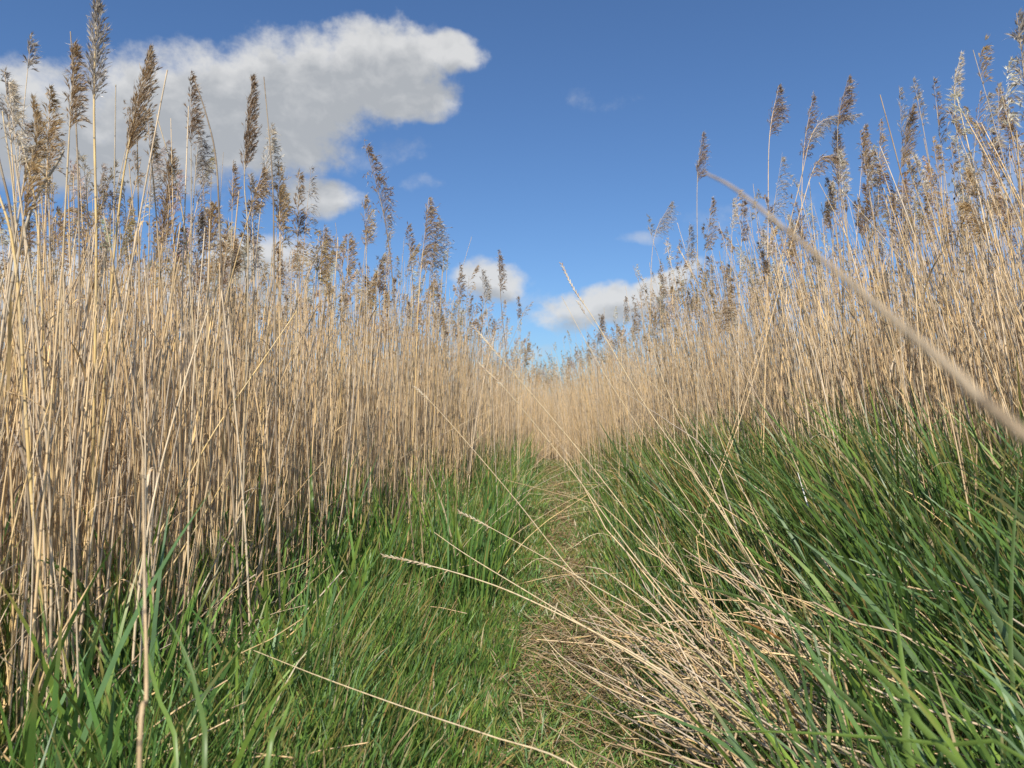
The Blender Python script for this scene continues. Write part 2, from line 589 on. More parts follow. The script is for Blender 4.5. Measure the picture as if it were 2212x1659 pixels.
def hero(tip, low, d, label, plume_px=0, kind='brown', w=.035, n=330, rad=.0036, side=0, amt=.62, spread=.62, color=None, bed='left', leaves=0, lean_y=0.0, mids=()):
    T = unp(tip[0], tip[1], d + lean_y)
    Lw = unp(low[0], low[1], d + lean_y * .5)
    slope = (Lw[:2] - T[:2]) / max(T[2] - Lw[2], .05)
    gz = H(Lw[0], Lw[1])
    Bxy = Lw[:2] + slope * (Lw[2] - gz) * .45
    B = np.array([Bxy[0], Bxy[1], H(Bxy[0], Bxy[1]) - .01])
    pts = [B, B + (Lw - B) * .55 + np.array([slope[0] * -.05, 0, 0]), Lw]
    for m_ in mids:
        pts.append(unp(m_[0], m_[1], d + lean_y * .8))
    pts.append(T)
    line = catmull(pts, 26)
    if color is None:
        color = straw(1)[0]
    pl = None
    if plume_px:
        pl = dict(len=plume_px / F * d, w=w, n=n, kind=kind, side=side, amt=amt, spread=spread)
    grp = 'tall reeds of the left bed' if bed == 'left' else 'tall reeds of the right bed'
    return reed_thing(line, rad, color, label, grp, pl, leaves)


GREY = np.array([.44, .37, .27]); DARKC = np.array([.22, .165, .11]); PALE = np.array([.56, .43, .25]); YEL = np.array([.66, .47, .20])
# --- left bed, from the left edge of the photograph
hero((10, 155), (32, 443), 2.5, 'reed with a sparse grey-brown plume against the cloud at the far left edge', 165, 'grey', .03, 260, side=0, amt=.3)
hero((67, 72), (30, 483), 2.3, 'very thin reed with a tiny plume at its tip, leaning right, at the top left', 85, 'grey', .014, 90, .0024)
hero((108, 187), (95, 550), 2.4, 'reed with a buff loose plume, second bushy one from the left edge', 195, 'gold', .032, 380, .0030, spread=.7)
hero((160, 95), (136, 560), 2.2, 'pale stout reed with a long brown plume just left of the tallest one', 195, 'brown', .030, 420, .0042, color=PALE)
hero((152, 68), (171, 500), 2.35, 'bare broken reed whose cut top stands beside the plume left of the tallest reed', 0, rad=.0036, color=DARKC * 1.3, mids=((163, 240),))
hero((210, -4), (208, 553), 2.2, 'tallest reed of all, its grey tufted plume touching the top of the photo', 235, 'grey', .046, 560, .0050, side=0, amt=.2, spread=.3, color=YEL, mids=((203, 220),))
hero((250, 183), (245, 520), 2.6, 'straight bare broken reed right of the tallest plume', 0, rad=.0038, color=GREY)
hero((325, 105), (247, 545), 2.3, 'reed leaning right with a dense golden-brown plume against the cloud', 240, 'brown', .042, 620, .0040, side=0, amt=.45, spread=.15, color=YEL, mids=((275, 330),))
hero((338, 247), (397, 480), 2.6, 'bare broken reed leaning left below the golden-brown plume', 0, rad=.0032, color=PALE * .9)
hero((412, 157), (413, 533), 2.9, 'reed with a dark narrow plume in front of the middle of the cloud', 170, 'dark', .032, 340, .0030, color=GREY)
hero((430, 280), (416, 470), 3.0, 'reed with a drooping grey plume under the dark narrow plume', 120, 'grey', .045, 300, .0030, side=0, amt=.8, spread=1.1, color=GREY)
hero((420, 172), (477, 545), 2.4, 'dark bare reed with a bent top, crossing the cloud', 0, rad=.0038, color=DARKC, mids=((467, 350), (447, 253)))
hero((545, 165), (536, 533), 2.8, 'reed with the darkest dense plume, under the middle of the cloud', 215, 'dark', .036, 560, .0036, side=0, amt=.5, spread=.3, color=GREY, mids=((528, 377),))
hero((328, 277), (322, 500), 3.0, 'reed with a dark ragged plume low in front of the cloud base', 185, 'grey', .032, 260, .0028, side=0, amt=.7, spread=.7)
hero((372, 325), (347, 560), 2.9, 'reed with the fattest brown plume, left of the bent dark stem', 215, 'brown', .055, 700, .0036, amt=.2, spread=.5)
hero((462, 440), (450, 575), 3.0, 'short reed with a plump golden plume beside the bent dark stem', 110, 'gold', .050, 420, .0032, amt=.1, spread=.6)
hero((503, 347), (500, 540), 3.4, 'slender reed with a small tidy brown plume on blue sky', 115, 'brown', .022, 200, .0022)
hero((540, 377), (547, 540), 3.3, 'reed with a slate grey plume close behind the darkest plume', 105, 'grey', .026, 220, .0028)
hero((588, 270), (556, 520), 3.0, 'reed with a pale silvery plume right of the darkest plume', 170, 'pale', .040, 330, .0028, amt=.5, spread=.8)
hero((570, 166), (592, 560), 2.6, 'tall bare grey stick of a reed reaching into the cloud', 0, rad=.0036, color=DARKC * 1.2, mids=((588, 380),))
hero((602, 345), (605, 540), 3.0, 'reed with a pale brown plume right of the bare grey stick', 165, 'gold', .034, 330, .0030, amt=.4)
hero((646, 368), (642, 600), 3.3, 'reed with a rusty brown plume pointing up beside the small cloud', 150, 'brown', .030, 330, .0030, amt=.4, color=PALE)
hero((672, 362), (655, 560), 3.5, 'thin reed with a see-through tufted top beside the rusty brown plume', 150, 'grey', .032, 120, .0022, amt=.8, spread=1.0)
hero((786, 303), (852, 650), 3.6, 'dark reed leaning left with a ragged plume drooping right, alone on blue sky', 190, 'dark', .050, 430, .0034, side=0, amt=.85, spread=1.0, color=DARKC, mids=((830, 470),))
hero((787, 420), (792, 600), 3.8, 'reed with a loose buff plume left of the ragged dark plume', 120, 'gold', .036, 260, .0028)
hero((926, 428), (905, 640), 3.8, 'reed with a wide tousled plume drooping right, right end of the left bed skyline', 165, 'brown', .060, 560, .0032, side=0, amt=.8, spread=.9)
hero((945, 470), (930, 640), 3.9, 'reed with a grey plume tangled into the wide tousled plume', 120, 'grey', .058, 300, .0028, side=0, amt=.9, spread=1.1)
hero((818, 552), (820, 720), 3.9, 'reed with a dark short plume sunk among the pale stems', 95, 'dark', .026, 230, .0030)
hero((880, 480), (893, 640), 4.0, 'reed with a dark hooked plume left of the wide tousled plume', 70, 'dark', .024, 130, .0028, color=DARKC * 1.2)
hero((1077, 543), (1098, 820), 5.4, 'dark reed with a narrow plume in front of the small cloud by the path gap', 90, 'dark', .034, 330, .0036, color=DARKC, mids=((1083, 660),))
hero((1118, 640), (1120, 800), 5.6, 'thin reed with a tiny dark plume, last tall one before the path gap', 52, 'dark', .018, 130, .0022)
hero((993, 572), (990, 740), 4.6, 'reed with an upright brown plume left of the small cloud', 85, 'brown', .026, 210, .0028)
hero((1040, 580), (1060, 760), 5.0, 'grey reed with a nodding plume in front of the small cloud', 80, 'grey', .036, 210, .0028, side=0, amt=.8, spread=1.0)
hero((1140, 735), (1128, 840), 6.0, 'short reed with a blond plume at the very edge of the path gap', 62, 'gold', .034, 230, .0026)
hero((1125, 735), (1120, 850), 6.2, 'pale reed with a slim blond plume at the edge of the path gap', 50, 'pale', .024, 150, .0022)
hero((755, 505), (748, 650), 4.0, 'reed with a fluffy buff plume on the left skyline below the blue', 90, 'gold', .040, 260, .0026)
hero((700, 490), (690, 640), 3.8, 'reed with a broad brown plume right of the rusty one', 110, 'brown', .048, 320, .0028, amt=.6, spread=.8)
hero((5, 240), (34, 480), 2.2, 'bare pale reed curving up to the left edge of the photo', 0, rad=.0036, color=PALE)
hero((-6, 325), (34, 545), 1.9, 'dark bare reed leaning out of the photo at the left edge', 0, rad=.0052, color=DARKC)
hero((-8, 400), (34, 575), 1.8, 'thick yellow reed leaning out of the photo at the left edge', 0, rad=.0050, color=YEL)
hero((48, 312), (80, 480), 2.2, 'bare reed leaning left below the thin reed at the top left', 0, rad=.0034, color=YEL)
hero((138, 325), (48, 515), 1.9, 'stout grey mottled reed leaning right, its broken end below the cloud', 0, rad=.0056, color=GREY * 1.1)
# --- right bed
hero((1518, 285), (1508, 640), 5.2, 'reed with a dark lobed plume standing alone above the right bed', 115, 'dark', .050, 420, .0032, side=0, amt=.7, spread=.5, color=PALE * .9, bed='right', mids=((1506, 400),))
hero((1450, 436), (1404, 690), 6.0, 'reed with a one-sided comb-like plume, leftmost on blue sky in the right bed', 88, 'grey', .060, 380, .0028, side=0, amt=.95, spread=.9, bed='right', mids=((1412, 520),))
hero((1538, 425), (1514, 660), 5.0, 'reed with a swept-back brown plume below the lobed one', 125, 'brown', .045, 340, .0028, side=0, amt=.7, bed='right')
hero((1682, 185), (1659, 500), 4.2, 'reed with a dark plume tufted to the right, left of the tall right group', 120, 'dark', .052, 430, .0030, side=0, amt=.8, spread=.7, bed='right', mids=((1662, 300),))
hero((1690, 330), (1664, 520), 4.5, 'reed with ragged tufts down one side, below the dark tufted plume', 150, 'grey', .046, 240, .0026, side=0, amt=.9, spread=1.0, bed='right')
hero((1757, 203), (1731, 560), 4.2, 'reed with a tall narrow grey-brown plume in the tall right group', 150, 'dark', .034, 330, .0028, bed='right', mids=((1735, 340),))
hero((1832, 167), (1822, 520), 4.0, 'reed with a feather-shaped plume, highest of the tall right group', 115, 'dark', .046, 400, .0028, side=0, amt=.9, spread=.5, bed='right', mids=((1809, 285),), color=DARKC * 1.4)
hero((1858, 246), (1722, 420), 4.1, 'reed with a plume blown flat to the right across the tall group', 150, 'grey', .036, 400, .0026, side=0, amt=.5, spread=.9, bed='right', mids=((1765, 272),))
hero((1828, 350), (1725, 470), 4.0, 'reed with a lower plume arched to the right, under the blown-flat one', 110, 'brown', .036, 300, .0026, side=0, amt=.5, spread=.9, bed='right', mids=((1770, 345),))
hero((1806, 278), (1818, 600), 4.1, 'reed with a dense chestnut plume at the centre of the tall right group', 130, 'brown', .040, 520, .0030, amt=.2, bed='right', color=DARKC * 1.3)
hero((1868, 268), (1848, 560), 4.2, 'reed with a loose brown plume right of the chestnut one', 120, 'brown', .038, 300, .0026, bed='right')
hero((1902, 258), (1895, 560), 4.2, 'reed with a slim upright plume between the chestnut and the big leaning one', 130, 'gold', .028, 280, .0026, bed='right')
hero((1972, 225), (1917, 590), 4.0, 'dark reed leaning right with a big brown plume edged in white', 150, 'brown', .052, 560, .0032, side=0, amt=.5, spread=.35, bed='right', color=DARKC, mids=((1945, 370),))
hero((1942, 185), (1960, 500), 4.1, 'reed with a see-through narrow plume behind the big leaning one', 130, 'grey', .026, 170, .0024, bed='right')
hero((1972, 170), (2042, 560), 3.9, 'reed leaning left with a thin wispy plume, right of the big leaning one', 110, 'grey', .022, 170, .0026, bed='right', mids=((1995, 280),))
hero((2016, 165), (2062, 560), 3.9, 'reed leaning left with a stringy plume topped by one dark spikelet tuft', 160, 'dark', .022, 190, .0026, bed='right', mids=((2030, 290),))
hero((2076, 114), (2088, 520), 3.7, 'reed with a blond spike of a plume, highest at the right', 112, 'pale', .020, 260, .0030, bed='right', color=PALE, mids=((2062, 215),))
hero((2118, 195), (2092, 480), 3.7, 'reed with a few dark forked branches right of the blond spike', 130, 'dark', .046, 90, .0026, side=0, amt=.6, spread=.1, bed='right')
hero((2156, 183), (2162, 520), 3.6, 'reed with a rusty narrow plume near the right edge', 95, 'gold', .024, 220, .0026, bed='right')
hero((2178, 210), (2186, 520), 3.6, 'reed with a dark wispy plume against the right edge', 110, 'dark', .030, 190, .0026, bed='right')
hero((2196, 28), (2250, 500), 1.7, 'blurred grey reed plume close to the camera at the top right corner', 260, 'grey', .040, 330, .0030, bed='right', mids=((2222, 240),))
hero((1606, 424), (1597, 640), 4.6, 'reed with a dark straight plume left of the blurred slanting stem', 105, 'dark', .026, 260, .0028, bed='right')
hero((1584, 428), (1577, 640), 4.7, 'reed with a whitish spike of a plume left of the dark straight one', 80, 'pale', .020, 170, .0024, bed='right')
hero((1578, 598), (1542, 830), 4.2, 'reed with a brown plume leaning right in front of the right bed', 130, 'brown', .050, 430, .0030, side=0, amt=.8, spread=.8, bed='right', mids=((1550, 730),), color=DARKC * 1.3)
hero((2072, 436), (2150, 620), 3.5, 'reed with a golden plume bowed over to the left, by the right edge', 120, 'gold', .044, 480, .0030, side=math.pi, amt=.8, spread=.9, bed='right', mids=((2135, 520), (2105, 450)))
hero((1300, 680), (1294, 880), 6.6, 'small dark reed with a compact dark plume just right of the path gap', 68, 'dark', .036, 330, .0034, bed='right', color=DARKC, mids=((1290, 750),))
hero((1425, 560), (1428, 760), 6.2, 'reed with a straight plume below the comb-like one', 90, 'brown', .028, 220, .0026, bed='right')
hero((1372, 655), (1360, 800), 7.0, 'reed with a grey-brown plume on the slope of the right skyline', 80, 'brown', .038, 230, .0026, bed='right')
hero((1350, 640), (1342, 790), 7.2, 'reed with a plume hooked to the right on the slope of the right skyline', 50, 'dark', .034, 150, .0024, side=0, amt=.8, spread=1., bed='right')
hero((1270, 735), (1262, 830), 9.0, 'small reed plume on the lowest part of the right skyline', 50, 'dark', .03, 130, .0026, bed='right')
hero((1490, 480), (1478, 700), 5.6, 'reed with a grey tousled plume left of the swept-back one', 110, 'grey', .045, 300, .0028, bed='right')

n_hero = count['reed']

# ------------------------------------------------------------------ the reed field
EL_Y = [0, 2.0, 3.3, 4.6, 5.4, 7.2, 9.5, 13.0, 16]
EL_O = [-1.30, -1.22, -1.18, -1.12, -.96, -.80, -.60, -.35, 0]
ER_Y = [0, 3.0, 5.0, 7.0, 10, 14, 16]
ER_O = [1.85, 1.85, 1.55, 1.20, .80, .35, 0]


def edge_l(y): return path_x(y) + np.interp(y, EL_Y, EL_O)
def edge_r(y): return path_x(y) + np.interp(y, ER_Y, ER_O)


def field(ymin, ymax, dens, depth_fade, r=rng):
    xm = .80 * ymax + 1.2
    nn_ = int(dens * (ymax - ymin) * 2 * xm)
    x = r.uniform(-xm, xm, nn_); y = r.uniform(ymin, ymax, nn_)
    ok = np.abs(x) < .80 * y + 1.2
    dl = edge_l(y) - x          # >0: inside the left bed
    dr = x - edge_r(y)
    ins = np.maximum(dl, dr)
    p = np.clip(np.where(dr > dl, ins / .8 + .62, ins / .40 + .40), 0, 1) ** 1.5 * np.where(ins > depth_fade, .5, 1)
    # clumps and thin places
    cl = .5 + .5 * np.sin(x * 2.3 + 1.3 * np.sin(y * 1.7)) * np.sin(y * 2.1 + 1.7 * np.sin(x * 1.1))
    p = p * (.60 + .55 * cl)
    ok &= r.uniform(0, 1, nn_) < p
    return x[ok], y[ok], (dl > dr)[ok], ins[ok]


def field_lines(x, y, left, ins, K, r=rng):
    nn_ = len(x)
    hmean = np.where(left, np.interp(y, [2, 3, 4.5, 7], [1.42, 1.53, 1.74, 1.96]), np.interp(y, [2.5, 4.5, 8], [1.60, 1.74, 1.96])) - .35 * np.clip(.3 - ins, 0, .6)
    h = hmean + r.normal(0, .17, nn_) + np.where(r.uniform(0, 1, nn_) < .10, r.uniform(.12, .50, nn_), 0)
    short = r.uniform(0, 1, nn_) < .42
    h = np.where((~left) & (r.uniform(0, 1, nn_) < .20) & (y < 6), hmean + r.uniform(.15, .56, nn_), h)
    h = np.where(left & (r.uniform(0, 1, nn_) < .03) & (y < 3.4), hmean + r.uniform(.2, .75, nn_), h)
    h = np.where(short, r.uniform(.5, 1.5, nn_), h)
    short = h < hmean - .12
    h = np.where(y > 9, h * 1.03, h)
    # clumps vary in height
    h = h * (1 + .07 * np.sin(x * 1.9 + y * .7) * np.sin(y * 1.3))
    lx = np.where(left, r.normal(.02, .055, nn_), r.normal(-.12, .055, nn_))
    odd = r.uniform(0, 1, nn_) < .04
    lx = np.where(odd, r.normal(0, .32, nn_), lx)
    ly = r.normal(.02, .08, nn_)
    s = np.linspace(0, 1, K)[None, :]
    bend = r.normal(0, .035, nn_)[:, None] * np.sin(s * math.pi)
    z0 = H(x, y)
    X = x[:, None] + lx[:, None] * h[:, None] * (s * .55 + s ** 2 * .45) + bend
    Y = y[:, None] + ly[:, None] * h[:, None] * s ** 1.4
    hz = h * np.sqrt(np.maximum(1 - lx ** 2, .3))
    Z = z0[:, None] - .01 + hz[:, None] * s
    return np.stack([X, Y, Z], -1), h, short


TEMPL = []
for kd in ('gold', 'pale', 'brown', 'gold', 'gold', 'brown', 'pale', 'pale', 'brown', 'gold'):
    def ax(s, b=rng.normal(0, .05)):
        s = np.asarray(s)
        return np.stack([b * s ** 2, 0 * s, s * .22], -1)
    for nsp_, sz in ((110, 1.0), (55, 1.35), (22, 2.2)):
        TEMPL.append((nsp_, plume_geo(ax, .22, float(rng.uniform(.020, .034)), nsp_, kd, rng.choice([0, 0, 0, math.pi]), .7, rng.uniform(.4, 1.0), sz)))


def scatter_plumes(P, lod, r=rng):
    """P (N,K,3) stems; a plume template at each tip"""
    tips = P[:, -1]
    td = nrm(P[:, -1] - P[:, -2])
    parts = []
    choice = r.integers(0, 10, len(tips))
    for c in range(10):
        sel = np.where(choice == c)[0]
        if len(sel) == 0:
            continue
        V, Fq, C, U = TEMPL[c * 3 + lod][1]
        nv = len(V)
        sc_ = r.uniform(.7, 1.25, len(sel))
        an = r.uniform(-.7, .7, len(sel)) + np.where(r.uniform(0, 1, len(sel)) < .12, math.pi, 0)
        ca, sa = np.cos(an), np.sin(an)
        X = V[None, :, 0] * ca[:, None] - V[None, :, 1] * sa[:, None]
        Y = V[None, :, 0] * sa[:, None] + V[None, :, 1] * ca[:, None]
        Z = V[None, :, 2] + 0 * X
        X = X + Z * (td[sel, 0])[:, None]
        Y = Y + Z * (td[sel, 1])[:, None]
        W_ = np.stack([X, Y, Z], -1) * sc_[:, None, None] + (tips[sel] - td[sel] * .14)[:, None, :]
        Fa = (Fq[None] + (np.arange(len(sel)) * nv)[:, None, None]).reshape(-1, 4)
        tint = r.uniform(.7, 1.15, (len(sel), 1, 1)) * (1 + r.normal(0, .04, (len(sel), 1, 3)))
        Ca = (C[None] * tint).reshape(-1, 3)
        parts.append((W_.reshape(-1, 3), Fa, Ca, np.zeros(len(sel) * nv)))
    return join(parts)


def dry_leaves(P, r=rng, K=5):
    """short dead leaves hanging from stems; P (N,Kp,3)"""
    nn_ = len(P)
    j = r.integers(2, P.shape[1] - 1, nn_)
    p = P[np.arange(nn_), j]
    a = r.uniform(0, 2 * math.pi, nn_)
    ll = r.uniform(.08, .30, nn_)
    th = r.uniform(.1, .5, nn_)[:, None] + np.linspace(0, 1, K)[None] * r.uniform(.2, 2.2, nn_)[:, None]
    d = np.stack([np.sin(th) * np.cos(a)[:, None], np.sin(th) * np.sin(a)[:, None], np.cos(th)], -1)
    pts = p[:, None, :] + np.concatenate([np.zeros((nn_, 1, 3)), np.cumsum(d[:, :-1] * (ll / (K - 1))[:, None, None], axis=1)], axis=1)
    S = nrm(np.stack([-np.sin(a), np.cos(a), r.uniform(-.5, .5, nn_)], -1))
    W = np.array([.7, 1, .9, .6, .05])[None] * r.uniform(.0016, .0042, nn_)[:, None]
    return ribbons(pts, S, W, straw(nn_))


def near_cam_clear(P, px_lim=None):
    """drop stems that would stand right in front of the lens"""
    d = np.linalg.norm(P - np.array([0, 0, CAM_Z]), axis=2).min(1)
    tipx = P[:, -1, 0] - path_x(P[:, -1, 1]); bx0 = P[:, 0, 0] - path_x(P[:, 0, 1])
    ok2 = np.abs(tipx) > .55 * np.abs(bx0)
    ok3 = np.sign(tipx) == np.sign(bx0)
    return (d > 1.25) & ok2 & ok3


parts_stuff_stem, parts_stuff_plume, parts_leaf = [], [], []
cand = []
# near band: 7-sided, many rings
x, y, left, ins = field(1.45, 4.6, 540, 1.3)
P, h, short = field_lines(x, y, left, ins, 12)
ok = near_cam_clear(P)
P, h, short, left, ins, x, y = P[ok], h[ok], short[ok], left[ok], ins[ok], x[ok], y[ok]
nn_ = len(P)
rad = rng.uniform(.0017, .0042, nn_)
C0 = straw(nn_)
tall_ = h > np.where(left, np.interp(y, [2, 3, 4.5], [1.62, 1.72, 1.80]), 1.78)
plumed = tall_ & (rng.uniform(0, 1, nn_) < .60)
pxx, pyy, dep = proj(P[:, 6])
vis = (pxx > -20) & (pxx < 2232) & (ins < .75)
score = np.where(vis, rad / dep * np.exp(-np.maximum(ins, 0) / .45) * np.clip(h, .6, 2.2), -1)
N_IND = 296 - n_hero
order = np.argsort(-score)
chosen = order[:N_IND]
mask_ = np.ones(nn_, bool); mask_[chosen] = False


def seg_taper(K): return 1 - .5 * np.linspace(0, 1, K)[None, :] ** 1.3


st = np.where(mask_)[0]
parts_stuff_stem.append(tubes(P[st], rad[st][:, None] * seg_taper(12), C0[st], 5))
pl_i = np.where(mask_ & plumed)[0]
parts_stuff_plume.append(scatter_plumes(P[pl_i], 0))
lf = rng.choice(st, int(len(st) * .6), replace=True)
parts_leaf.append(dry_leaves(P[lf]))

ranks = {}
for i in chosen:
    lean = P[i, -1, 0] - P[i, 0, 0]
    side_ = 'left' if left[i] else 'right'
    leanw = 'leaning left' if lean < -.12 else ('leaning right' if lean > .12 else 'upright')
    d_ = P[i, 0, 1]
    nearw = 'nearest' if d_ < 2.7 else ('near' if d_ < 3.6 else 'middle')
    tint_ = C0[i]
    sat = (tint_[0] - tint_[2]) / tint_[0]
    cw = 'grey' if sat < .38 else ('brown' if tint_[0] < .36 else 'yellow')
    if short[i]:
        cw += ' short broken'
    topw = 'plumed' if plumed[i] else 'bare'
    where_ = {'nearest': 'in the nearest stand, %s bed', 'near': 'behind the nearest stand, %s bed', 'middle': 'far along the front, %s bed'}[nearw] % side_
    lab = '%s %s reed %s, %s' % (cw, topw, leanw, where_)
    line = catmull(P[i], 20)
    pl = None
    if plumed[i]:
        kd = str(rng.choice(['dark', 'brown', 'brown', 'gold', 'gold', 'brown', 'pale']))
        pl = dict(len=float(rng.uniform(.16, .26)), w=float(rng.uniform(.016, .030)), n=int(rng.integers(120, 260)), kind=kd, side=float(rng.choice([0, 0, 0, math.pi])), amt=.7, spread=float(rng.uniform(.4, 1.0)))
    reed_thing(line, rad[i] * 1.12, C0[i], lab, '%s %s reeds %s %s' % (cw, topw, leanw, where_), pl, leaves=int(rng.integers(0, 3)))

# middle bands
for (y0, y1, dens, fade, K, sides, lod, rmul) in ((4.6, 8.0, 300, 1.6, 8, 4, 1, 1.05), (8.0, 14.0, 120, 2.0, 6, 4, 1, 1.1), (14.0, 26.0, 85, 3.0, 5, 3, 2, 1.35), (26.0, 60.0, 20, 6.0, 4, 3, 2, 2.0)):
    x, y, left, ins = field(y0, y1, dens, fade)
    P, h, short = field_lines(x, y, left, ins, K)
    nn_ = len(P)
    rad_ = rng.uniform(.0019, .0038, nn_) * rmul
    parts_stuff_stem.append(tubes(P, rad_[:, None] * seg_taper(K), straw(nn_), sides))
    pi_ = np.where((~short) & (rng.uniform(0, 1, nn_) < (.46 if y0 < 8 else .5)))[0]
    parts_stuff_plume.append(scatter_plumes(P[pi_], lod))
    if K > 5:
        lf = rng.choice(nn_, int(nn_ * .35), replace=False)
        parts_leaf.append(dry_leaves(P[lf]))

rb = make_mesh('reed_bed', *join(parts_stuff_stem), M_STEM)
tag(rb, 'dense mass of dry straw-coloured reed stems filling both sides of the path', 'reeds', kind='stuff')
rp = make_mesh('reed_bed_plumes', *join(parts_stuff_plume), M_PLUME)
tag(rp, 'brown and buff feathery plumes along the top of the reed beds', 'reeds', kind='stuff')
rl = make_mesh('dry_reed_leaves', *join(parts_leaf), M_DRYLEAF)
tag(rl, 'short dead leaves hanging among the dry reed stems', 'dry leaves', kind='stuff')


# ------------------------------------------------------------------ green leaves
def leaf_lines(x, y, ln, az_, th0, th1, K, z=None):
    s = np.linspace(0, 1, K)[None]
    th = th0[:, None] + th1[:, None] * s ** 1.2
    d = np.stack([np.sin(th) * np.cos(az_)[:, None], np.sin(th) * np.sin(az_)[:, None], np.cos(th)], -1)
    base = np.stack([x, y, H(x, y) - .005 if z is None else z], -1)
    P_ = base[:, None, :] + np.concatenate([np.zeros((len(x), 1, 3)), np.cumsum(d[:, :-1] * (ln / (K - 1))[:, None, None], axis=1)], axis=1)
    P_[..., 2] = np.maximum(P_[..., 2], H(P_[..., 0], P_[..., 1]) + .004)
    tw = rng.uniform(-1.5, 1.5, len(x))
    S0 = np.stack([-np.sin(az_), np.cos(az_), np.zeros(len(x))], -1)[:, None, :]
    T_ = nrm(np.gradient(P_, axis=1))
    N0 = nrm(np.cross(S0 + 0 * T_, T_))
    tws = (tw[:, None] + rng.normal(0, .5, len(x))[:, None] * s)[:, :, None]
    S = S0 * np.cos(tws) + N0 * np.sin(tws)
    return P_, S


GREEN_L = np.array([[.140, .255, .052], [.170, .290, .060], [.115, .230, .055], [.200, .305, .055], [.100, .195, .052], [.135, .245, .095]])
GREEN_R = np.array([[.105, .190, .044], [.140, .235, .050], [.085, .160, .042], [.175, .265, .050], [.105, .185, .068], [.145, .225, .105]])
DEAD = np.array([[.46, .36, .20], [.40, .26, .10], [.52, .43, .27]])


def sample_band(y0, y1, n_, power=1.0):
    """y drawn so that nearer ground gets more"""
    u = rng.uniform(0, 1, n_)
    return y0 * (y1 / y0) ** u


def grass(n_, y0, y1, off0, off1, len_, wid, bias_az, bias, th0, th1, pal, K=6, dead=.05, fade=None, ridge=None):
    y = sample_band(y0, y1, n_)
    x = path_x(y) + rng.uniform(off0, off1, n_)
    keep = (np.abs(x) < .80 * y + .5)
    x, y = x[keep], y[keep]
    m_ = len(x)
    # tufts: pull blades towards tuft centres, which also set their lean
    tx = np.round(x / .11 + .35 * np.sin(y * 31)) ; ty = np.round(y / .11 + .35 * np.sin(x * 27))
    hsh = np.modf(np.abs(np.sin(tx * 12.9898 + ty * 78.233) * 43758.5453))[0]
    h2 = np.modf(np.abs(np.sin(tx * 39.3 + ty * 11.1) * 9431.77))[0]
    a = np.where(rng.uniform(0, 1, m_) < bias, bias_az + rng.normal(0, .45, m_) + (hsh - .5) * 2.6, rng.uniform(0, 2 * math.pi, m_))
    ln = rng.uniform(len_[0], len_[1], m_) * (.70 + .55 * h2)
    ln = ln * (1 + .22 * np.sin(x * 7.1 + 2 * np.sin(y * 2.3)) * np.sin(y * 4.7 + x * 3))
    if fade is not None:
        ln = ln * fade(x - path_x(y), y)
    t0 = rng.uniform(th0[0], th0[1], m_) * (.7 + .6 * hsh)
    t1 = rng.uniform(th1[0], th1[1], m_)
    P_, S = leaf_lines(x, y, ln, a, t0, t1, K)
    dmin = np.linalg.norm(P_ - np.array([0, 0, CAM_Z]), axis=2).min(1)
    ok_ = (dmin > .55) & (ln > .015)
    P_, S, m_ = P_[ok_], S[ok_], int(ok_.sum())
    prof = {6: [.75, 1, 1, .85, .55, .03], 5: [.8, 1, .95, .6, .03], 4: [.9, 1, .7, .03], 8: [.7, .9, 1, 1, .9, .7, .42, .02]}[K]
    W = np.array(prof)[None] * rng.uniform(wid[0], wid[1], m_)[:, None] * .5
    C = pal[rng.integers(0, len(pal), m_)] * rng.uniform(.75, 1.25, (m_, 1))
    dd = rng.uniform(0, 1, m_) < dead
    C[dd] = DEAD[rng.integers(0, 3, dd.sum())]
    C = np.repeat(C[:, None, :], K, axis=1)
    # tips go a little yellow on some
    yt = rng.uniform(0, 1, m_) < .35
    C[yt, -2:] = C[yt, -2:] * .4 + np.array([.36, .26, .09]) * .6
    return ribbons(P_, S, W, C)


def fade_left(o, y):      # short on the path, longer towards the reeds
    return np.clip(.28 + sstep(-o, .24, .95) * .8, 0, 1.2) * (1 - .45 * sstep(-o, .8, 1.3))


def fade_right(o, y):
    a0 = np.interp(y, [1.2, 2.2, 3.2, 5], [.95, .85, .45, .22])
    return np.clip(.20 + sstep(o, a0, a0 + .75) * .9, 0, 1.1) * (1 - .25 * sstep(y, 5, 10))


